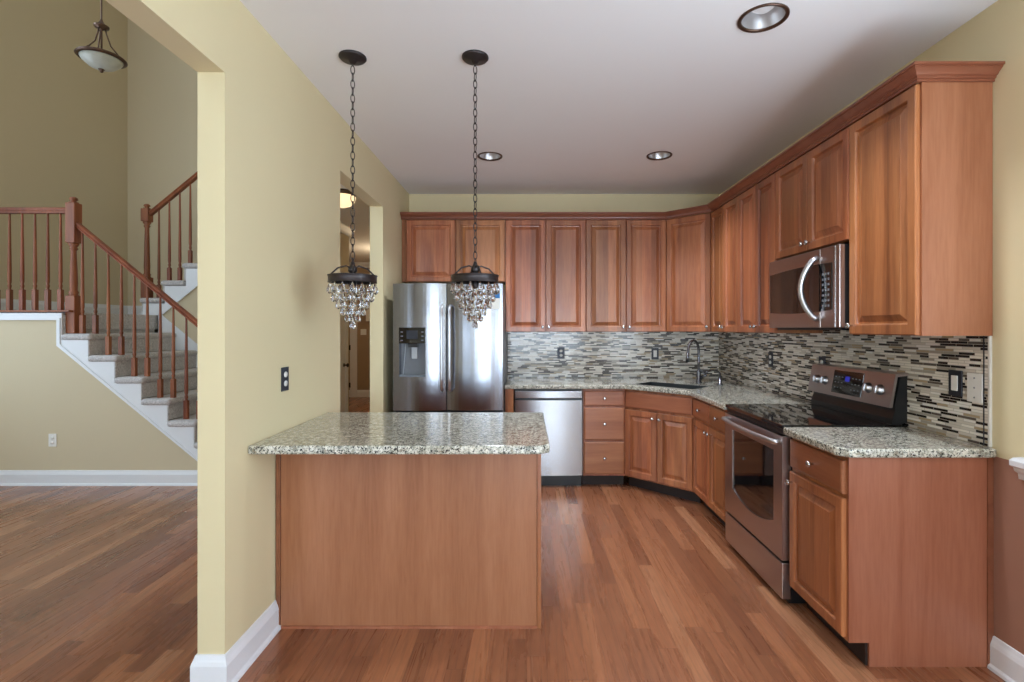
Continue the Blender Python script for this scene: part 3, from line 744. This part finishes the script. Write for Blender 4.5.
# ---------------------------------------------------------------- pendant lamps with crystals
def teardrop(r, h):
    prof = [(0, 0), (r*.55, -h*.0), ]
    n = 8; ring = [(0, 0), (r*.35, -h*.18), (r*.8, -h*.45), (r, -h*.68), (r*.75, -h*.88), (0, -h)]
    return MB().lathe(ring, n, smooth=False)
def pendant(label, X, Y):
    t = thing('pendant_lamp', label, 'pendant lamp', (X, Y, 1.41), 0, 'crystal pendant lamps')
    MB().lathe([(0, ZC-1.41), (.066, ZC-1.41), (.067, ZC-1.416), (.06, ZC-1.424), (.02, ZC-1.43), (.012, ZC-1.445), (0, ZC-1.445)], 32).build('canopy', M['bronze'], t)
    m = MB(); z = ZC-1.41-.045; i = 0
    while z > .335:
        pts = []; L, wd = .0215, .0095
        for k in range(16):
            a = 2*PI*k/16; x = wd*math.cos(a); zz = L*math.sin(a)*1.0
            pts.append((x, 0, z-L+zz) if i % 2 == 0 else (0, x, z-L+zz))
        m.tube(pts, .0022, 6, closed=True, M=RZ(35)); z -= .0355; i += 1
    m.build('chain', M['bronze'], t)
    # hub, curved arms and band
    MB().lathe([(0, .335), (.008, .332), (.012, .315), (.02, .305), (.022, .285), (.01, .275), (0, .275)], 18).build('hub', M['bronze'], t)
    for k in range(4):
        a = PI/2*k+R(20); pts = [(0, 0, .295), (.03*math.cos(a), .03*math.sin(a), .312), (.07*math.cos(a), .07*math.sin(a), .30), (.10*math.cos(a), .10*math.sin(a), .27), (.113*math.cos(a), .113*math.sin(a), .25)]
        MB().tube(pts, .004, 8).build('arm', M['bronze'], t)
    MB().lathe([(.105, .228), (.118, .228), (.118, .230), (.116, .232), (.116, .258), (.119, .262), (.119, .265), (.105, .265), (.105, .228)], 40).build('band', M['bronze'], t)
    MB().lathe([(0, .252), (.104, .252), (.104, .256), (0, .256)], 32).build('top_plate', M['bronze'], t)
    MB().lathe([(0, .25), (.015, .25), (.016, .21), (.012, .20), (0, .2)], 14).build('lamp_holder', M['bronze'], t)
    first = {}
    tiers = [(.110, .228, 15, .058), (.090, .186, 12, .055), (.071, .148, 10, .052), (.050, .112, 7, .049), (.028, .078, 4, .046), (.009, .046, 2, .047)]
    for ti, (r, z, n, h) in enumerate(tiers):
        for k in range(n):
            a = 2*PI*(k+.5*(ti % 2))/n
            if h not in first:
                o = teardrop(.0140, h).build('crystal_drop', M['crystal'], t); first[h] = o.data
            else:
                o = bpy.data.objects.new('crystal_drop', first[h]); COL.objects.link(o); o.parent = t
            o.location = (r*math.cos(a), r*math.sin(a), z); o.rotation_euler = (0, 0, a)
        if ti: MB().tube([((r)*math.cos(2*PI*k/24), r*math.sin(2*PI*k/24), z+.003) for k in range(24)], .0013, 6, closed=True).build('wire_ring', M['chrome'], t)
    m = MB()
    for k in range(6):
        a = 2*PI*k/6; m.tube([(.104*math.cos(a), .104*math.sin(a), .245), (.07*math.cos(a), .07*math.sin(a), .153), (.03*math.cos(a), .03*math.sin(a), .083), (.012*math.cos(a), .012*math.sin(a), .05)], .001, 5)
    m.build('wire_frame', M['chrome'], t)
    return t
pendant('left crystal pendant lamp on a chain, hanging in front of the hall doorway', -.866, 2.55)
pendant('right crystal pendant lamp on a chain, hanging in front of the refrigerator', -.256, 2.55)

# recessed ceiling lights
def recessed(label, X, Y, r):
    t = thing('recessed_light', label, 'ceiling light', (X, Y, ZC), 0, 'recessed ceiling lights')
    c = MB().lathe([(0, -.05), (r*.90, -.05), (r*.90, .085), (0, .085)], 40, M=T((X, Y, ZC))).build('cut', M['ceil'])
    o = bpy.data.objects['ceiling']; md = o.modifiers.new('b', 'BOOLEAN'); md.object = c; md.operation = 'DIFFERENCE'; md.solver = 'EXACT'
    me = bpy.data.meshes.new_from_object(o.evaluated_get(bpy.context.evaluated_depsgraph_get())); o.modifiers.clear(); o.data = me; bpy.data.objects.remove(c)
    MB().lathe([(r*.84, .001), (r, -.0005), (r, -.006), (r*.96, -.009), (r*.84, -.004), (r*.84, .001)], 40).build('trim_ring', M['brownmetal'], t)
    MB().lathe([(r*.85, -.002), (r*.78, .03), (r*.60, .070), (r*.60, .078), (r*.88, .078), (r*.88, -.001)], 40).build('reflector', M['reflector'], t)
    MB().lathe([(0, .028), (r*.28, .032), (r*.50, .050), (r*.56, .068), (r*.56, .076), (0, .076)], 24).build('bulb', M['bulb'], t)
    sl = bpy.data.lights.new('recessed_spot', 'SPOT'); sl.energy = CAN; sl.color = (.82, .90, 1); sl.spot_size = R(115); sl.spot_blend = .9; sl.shadow_soft_size = .06
    so = bpy.data.objects.new('recessed_spot', sl); COL.objects.link(so); so.location = (X, Y, ZC+.018)
recessed('large bronze-rimmed recessed light, nearest one, top right of the ceiling', 1.03, 2.23, .104)
recessed('recessed light seen just right of the right pendant chain', -.287, 4.016, .098)
recessed('small recessed light on the right, in front of the sink corner', 1.037, 4.0, .098)

# ---------------------------------------------------------------- stairs
RI, RU = .195, .237
LZ = 8*RI
XN = lambda k: -3.91+RU*(7-k)
Y1, Y2, Y3 = SY, 5.74, FYB
XYZ2 = Matrix(((1, 0, 0, 0), (0, 0, 1, 0), (0, 1, 0, 0), (0, 0, 0, 1)))   # (x,z) polygon extruded along y
def xz(pts, y0, y1, bev=0): return MB().prism(pts, y0, y1, bev, M=XYZ2)
st = thing('staircase', 'lower carpeted stair flight descending right from the landing', 'staircase', (XN(7), Y1, 0), 0, 'carpeted stairs')
O = Vector((XN(7), Y1, 0))
def sbuild(mb, name, mat, root, off):
    bmesh.ops.translate(mb.bm, verts=mb.bm.verts[:], vec=-off); return mb.build(name, mat, root)
for k in range(1, 8):
    xr = XN(k)-RU-.02
    m = MB().box(xr-.01, XN(k), Y1-.035, Y2-.004, RI*k-.060, RI*k, .027, 4)
    m.box(XN(k)-.045, XN(k)-.022, Y1-.012, Y2-.004, RI*(k-1), RI*k-.03, .004)
    sbuild(m, 'step', M['carpet'], st, O)
# landing
m = MB().box(FX+.003, XN(8), Y1+.032, FYB-.003, LZ-.16, LZ, .01, 2).box(XN(8)-.045, XN(8)-.022, Y1+.004, Y2-.004, RI*7, LZ-.03)
sbuild(m, 'landing', M['carpet'], st, O)
# stringer / fascia boards (white)
sl_ = RI/RU
zl = lambda x: 1.262-(x+4.207)*sl_
pts = [(FX+.003, 1.485), (-4.207, 1.485), (-4.207, 1.262), (HX-.13, zl(HX-.13)), (HX-.13, 0.0)] if False else None
low_end = -4.207+1.262/sl_
pts = [(FX+.003, 1.487), (-4.207, 1.487), (-4.207, 1.262), (low_end, 0.0), (XN(1)-.03, 0.0)]
for k in range(1, 8):
    pts += [(XN(k)-.03, RI*k-.055), (XN(k)-.03-RU, RI*k-.055)]
pts += [(XN(8)-.03, LZ-.01), (FX+.003, LZ-.01)]
sbuild(xz(pts, Y1-.016, Y1-.0005), 'skirt_board', M['white'], st, O)
m = MB(); a0 = Vector((-4.207, 0, 1.262)); a1 = Vector((low_end, 0, 0))
m2 = xz([(FX+.003, 1.487), (-4.217, 1.487), (-4.217, 1.257), (low_end-.012, 0), (low_end+.012, 0), (-4.187, 1.268), (-4.187, 1.507), (FX+.003, 1.507)], Y1-.026, Y1-.016)
sbuild(m2, 'edge_bead', M['white'], st, O)
sbuild(MB().box(FX+.003, -4.10, Y1-.03, Y1+.13, LZ-.002, LZ+.016, .005), 'shoe_plate', M['stairwood'], st, O)
# wall below the stair
wp = [(FX+.001, 0), (XN(1)-.06, 0)]+[q for k in range(1, 8) for q in ((XN(k)-.06, RI*k-.06), (XN(k)-.06-RU, RI*k-.06))]+[(XN(8)-.06, LZ-.012), (FX+.001, LZ-.012)]
struct(xz(wp, Y1, Y1+.03).build('wall_stair', M['foyer']))
# wall between flights with skirt boards
X2 = lambda j: -4.33+RU*(j-1)       # nosing of step j of the upper flight (faces left)
NS = 7
up = [(XN(8)+.0, 0), (HX-.052, 0), (HX-.052, LZ+RI*NS+.02)]
top = []
for j in range(NS, 0, -1):
    top += [(X2(j)+RU+.048, LZ+RI*j-.064), (X2(j)+.048, LZ+RI*j-.064)]
wpts = [(-4.10, 0), (HX-.052, 0)]+[(min(x, HX-.052), z) for x, z in top if x > -4.12]+[(-4.10, LZ)]
struct(xz(wpts, Y2, Y2+.03).build('wall_between_flights', M['foyer']))
o2 = Vector((X2(1), Y2, LZ))
s2_ = thing('staircase', 'upper carpeted stair flight climbing right behind the lower flight', 'staircase', o2, 0, 'carpeted stairs')
for j in range(1, NS+1):
    m = MB().box(X2(j), min(X2(j)+RU+.03, HX-.055), Y2-.03, Y3-.004, LZ+RI*j-.060, LZ+RI*j, .027, 4)
    m.box(X2(j)+.022, X2(j)+.045, Y2-.010, Y3-.004, LZ+RI*(j-1), LZ+RI*j-.03, .004)
    sbuild(m, 'step', M['carpet'], s2_, o2)
lo = lambda x: 1.60+(x+4.04)*sl_
sk = [(-4.36+.06, LZ), (-4.085, LZ), (HX-.13, lo(HX-.13))]+[(min(x, HX-.13), z) for x, z in top]+[(-4.30, LZ)]
sk = [(-4.30, LZ), (-4.085, LZ), (HX-.13, lo(HX-.13))]+[(min(x, HX-.13), z+.0) for x, z in top]
sbuild(xz(sk, Y2-.016, Y2-.001), 'skirt_board', M['white'], s2_, o2)
e = [(-4.085, LZ-.008), (HX-.13, lo(HX-.13)-.012), (HX-.13, lo(HX-.13)+.012), (-4.085, LZ+.016)]
sbuild(xz(e, Y2-.026, Y2-.016), 'edge_bead', M['white'], s2_, o2)
# far-side skirt of the lower flight (on the between wall)
nl = lambda x: RI*7-(x-XN(7))*sl_
fs = [(-4.12, nl(-4.12)+.055), (-2.75, nl(-2.75)+.055), (-2.75, max(0, nl(-2.75)-.25)), (-4.12, nl(-4.12)-.25)]
sbuild(xz(fs, Y2-.012, Y2-.001), 'wall_skirt', M['white'], st, O)
# landing baseboards
struct(MB().sweep([(FX, SY+.0), (FX, FYB), (XN(8), FYB)], [(o_, z*1.15+LZ) for o_, z in bp]).build('baseboard_landing', M['white']))

# balustrades
def baluster_mb(h, base):
    m = MB(); s_ = .0175
    m.box(-s_, s_, -s_, s_, 0, base, .002)
    m.lathe([(.0, base), (.015, base), (.010, base+.012), (.014, base+.022), (.0155, base+.035), (.011, base+.05), (.0155, base+.075), (.0150, base+.2), (.0085, h-.02), (.008, h), (0, h)], 12)
    return m
def bal(parent, x, y, z0, z1, base, first=[]):
    return baluster_mb(z1-z0, base).build('baluster', M['stairwood'], parent, (x, y, z0))
def newel(parent, x, y, z0, z1, s_=.043, zb=None, zu=None):
    zb = zb; m = MB()
    m.box(-s_, s_, -s_, s_, 0, zb-z0, .004)
    m.box(-s_, s_, -s_, s_, zu-z0, z1-.055-z0, .006)
    b0, b1 = zb-z0, zu-z0
    m.lathe([(0, b0-.001), (s_*.92, b0), (s_*.75, b0+.012), (s_*.9, b0+.03), (s_*.66, b0+.05), (s_*.72, b0+.12), (s_*.5, b1-.08), (s_*.5, b1-.07), (s_*.8, b1-.05), (s_*.55, b1-.04), (s_*.95, b1-.012), (s_*.9, b1), (0, b1+.001)], 20)
    zt = z1-.055-z0
    m.lathe([(0, zt-.001), (s_*.9, zt), (s_*.85, zt+.008), (s_*.45, zt+.014), (s_*.45, zt+.02), (s_*.75, zt+.03), (s_*.72, zt+.045), (s_*.4, zt+.055), (0, zt+.056)], 20)
    return m.build('newel_post', M['stairwood'], parent, (x, y, z0))
def rail_mb(p0, p1):
    p0, p1 = Vector(p0), Vector(p1); L = (p1-p0).length; m = MB()
    prof = [(-.024, -.055), (.024, -.055), (.030, -.042), (.022, -.032), (.031, -.018), (.028, -.006), (.014, 0), (-.014, 0), (-.028, -.006), (-.031, -.018), (-.022, -.032), (-.030, -.042)]
    b = bmesh.new(); A = [b.verts.new((p0.x, p0.y+a, p0.z+c)) for a, c in prof]; B = [b.verts.new((p1.x, p1.y+a, p1.z+c)) for a, c in prof]
    n = len(prof)
    for k in range(n): b.faces.new((A[k], A[(k+1) % n], B[(k+1) % n], B[k]))
    b.faces.new(A); b.faces.new(B[::-1]); bmesh.ops.recalc_face_normals(b, faces=b.faces[:])
    m._add(b, None); return m
YR = 4.675
nx = -4.135
l1 = thing('stair_railing', 'turned wood balustrade with large newel beside the landing and lower stairs', 'railing', (nx, YR, 1.365))
lo1 = Vector(l1.location)
def ch(o, root): o.location = Vector(o.location)-Vector(root.location); return o
ch(newel(l1, nx, YR, RI*7+.001, 2.61, .043, 1.71, 2.19), l1)
sbuild(rail_mb((FX+.004, YR, 2.515), (nx-.04, YR, 2.515)), 'handrail', M['stairwood'], l1, lo1)
zr = lambda x: 2.42-(x+4.14)*sl_
sbuild(rail_mb((nx+.035, YR, zr(nx+.035)), (-2.62, YR, zr(-2.62))), 'handrail', M['stairwood'], l1, lo1)
x = -4.255
while x > FX+.05:
    ch(bal(l1, x, YR, LZ+.016, 2.462, .19), l1); x -= .1165
for i in range(12):
    x = -4.055+.1185*i; k = 7-int(i//2)
    if k < 1: break
    ch(bal(l1, x, YR-.0, RI*k-.001, zr(x)-.052, .17+(0 if i % 2 == 0 else -.0)-(0 if i % 2 == 0 else .0)), l1)
ch(newel(l1, -2.60, YR, 0.0, zr(-2.60)+.12, .043, .55, zr(-2.60)-.16), l1)
# upper flight railing
YR2 = 5.80; n2 = -4.30
l2 = thing('stair_railing', 'turned wood balustrade rising right along the upper stair flight', 'railing', (n2, YR2, LZ+RI))
lo2 = Vector(l2.location)
ch(newel(l2, n2, YR2, LZ+RI+.001 if False else LZ+RI+.001, 2.82, .043, 1.99, 2.62), l2)
zr2 = lambda x: 2.74+(x+4.26)*sl_
sbuild(rail_mb((n2+.035, YR2, zr2(n2+.035)), (HX-.125, YR2, zr2(HX-.125))), 'handrail', M['stairwood'], l2, lo2)
for i in range(13):
    x = -4.165+.1185*i; j = int((x-X2(1))/RU)+1
    if j > NS or x > HX-.16: break
    ch(bal(l2, x, YR2, LZ+RI*j-.001, zr2(x)-.052, .15), l2)

# foyer bowl lamp
BZ = 3.60
t = thing('bowl_lamp', 'hanging alabaster bowl lamp with bronze rim in the stair hall', 'ceiling lamp', (-3.57, 4.3, BZ), 0)
K = .78
def kk(pr): return [(a*K, b*K) for a, b in pr]
MB().lathe(kk([(0, -.02), (.06, -.012), (.12, .015), (.17, .06), (.195, .10), (.185, .10), (.16, .066), (.11, .025), (.05, .0), (0, -.005)]), 40).build('bowl', M['alabaster'], t)
MB().lathe(kk([(.19, .088), (.215, .092), (.225, .102), (.212, .118), (.195, .122), (.188, .10)]), 40).build('rim', M['brownmetal'], t)
MB().lathe(kk([(0, -.055), (.010, -.05), (.020, -.04), (.014, -.03), (.028, -.022), (.028, -.012), (0, -.01)]), 16).build('finial', M['brownmetal'], t)
for k in range(3):
    a = 2*PI*k/3+.5; c, s_ = math.cos(a)*K, math.sin(a)*K
    MB().tube([(.205*c, .205*s_, .11*K), (.15*c, .15*s_, .16*K), (.08*c, .08*s_, .25*K), (.045*c, .045*s_, .36*K), (.03*c, .03*s_, .44*K)], .0055, 8).build('arm', M['brownmetal'], t)
MB().lathe([(0, .0), (.007, .0), (.007, .31), (.012, .32), (.05, .335), (.055, .35), (.03, .36), (.012, .39), (.006, .41), (.006, FZ-BZ-.03), (.06, FZ-BZ-.025), (.065, FZ-BZ), (0, FZ-BZ)], 24).build('stem', M['brownmetal'], t)

# hall: lamps, door, far door casing, plates
def flush_lamp(label, X, Y, r, mat, metal):
    t = thing('flush_lamp', label, 'ceiling lamp', (X, Y, ZC), 0)
    MB().lathe([(0, 0), (r*1.05, 0), (r*1.08, -.02), (r*1.0, -.04), (0, -.04)], 32).build('mount', M[metal], t)
    MB().lathe([(r*.95, -.04), (r, -.05), (r*.92, -.09), (r*.65, -.13), (r*.3, -.15), (0, -.155)], 32).build('bowl', M[mat], t)
flush_lamp('glowing amber flush ceiling lamp seen at the top of the hall doorway', -1.83, 5.08, .13, 'amber', 'brownmetal')
flush_lamp('warm ceiling lamp farther down the hall, mostly hidden by the doorway', -2.25, 8.7, .14, 'lamplit', 'brownmetal')
for (x, y, p) in ((-2.25, 8.7, 22),):
    pl = bpy.data.lights.new('hall_lamp_light', 'POINT'); pl.energy = p; pl.color = (1, .78, .5); pl.shadow_soft_size = .12
    o = bpy.data.objects.new('hall_lamp_light', pl); COL.objects.link(o); o.location = (x, y, ZC-.36)
t = bpy.data.objects.new('door_1', None); COL.objects.link(t); struct(t); t.location = (HX+.001, 5.92, 0); t.rotation_euler = (0, 0, R(90))
MB().box(0, .86, -.03, .0, .01, 2.04).panel(.26, .8, [(0, .002), (.02, .012), (.05, .016)], 0, M=T((.12, -.03, .2))).panel(.26, .8, [(0, .002), (.02, .012), (.05, .016)], 0, M=T((.48, -.03, .2))).panel(.26, .7, [(0, .002), (.02, .012), (.05, .016)], 0, M=T((.12, -.03, 1.2))).panel(.26, .7, [(0, .002), (.02, .012), (.05, .016)], 0, M=T((.48, -.03, 1.2))).build('door_leaf', M['white'], t)
MB().box(-.09, 0, -.035, 0, 0, 2.13).box(.86, .95, -.035, 0, 0, 2.13).box(-.09, .95, -.035, 0, 2.04, 2.13).build('door_frame', M['white'], t)
MB().lathe([(0, 0), (.025, 0), (.025, .006), (.01, .01), (.01, .035), (.026, .045), (.028, .058), (.018, .068), (0, .07)], 18, M=T((.80, -.03, .93)) @ RX(90)).build('door_handle', M['bronze'], t)
t = bpy.data.objects.new('door_2', None); COL.objects.link(t); struct(t); t.location = (-4.45, 10.549, 0)
MB().box(0, .78, -.03, .0, .01, 2.04).panel(.56, 1.7, [(0, .002), (.02, .012), (.05, .016)], 0, M=T((.11, -.03, .2))).build('door_leaf', M['white'], t)
MB().box(-.13, 0, -.035, 0, 0, 2.15).box(.82, .96, -.035, 0, 0, 2.15).box(-.13, .96, -.035, 0, 2.04, 2.17).build('door_frame', M['white'], t)
for z in (.25, 1.02, 1.8): MB().box(.775, .835, -.045, -.03, z-.05, z+.05).build('hinge', M['black'], t)
plate('light_switch', 'white double switch plate on the far hall wall', 'light switch', (-3.36, 10.5485, 1.34), 0, 'knobwhite', 'rocker', w_=.12, h_=.12)
t = thing('door_chime', 'white door chime box high on the far hall wall', 'chime', (-3.24, 10.549, 1.68))
MB().box(-.06, .06, -.05, 0, -.12, .12, .008).build('case', M['knobwhite'], t)
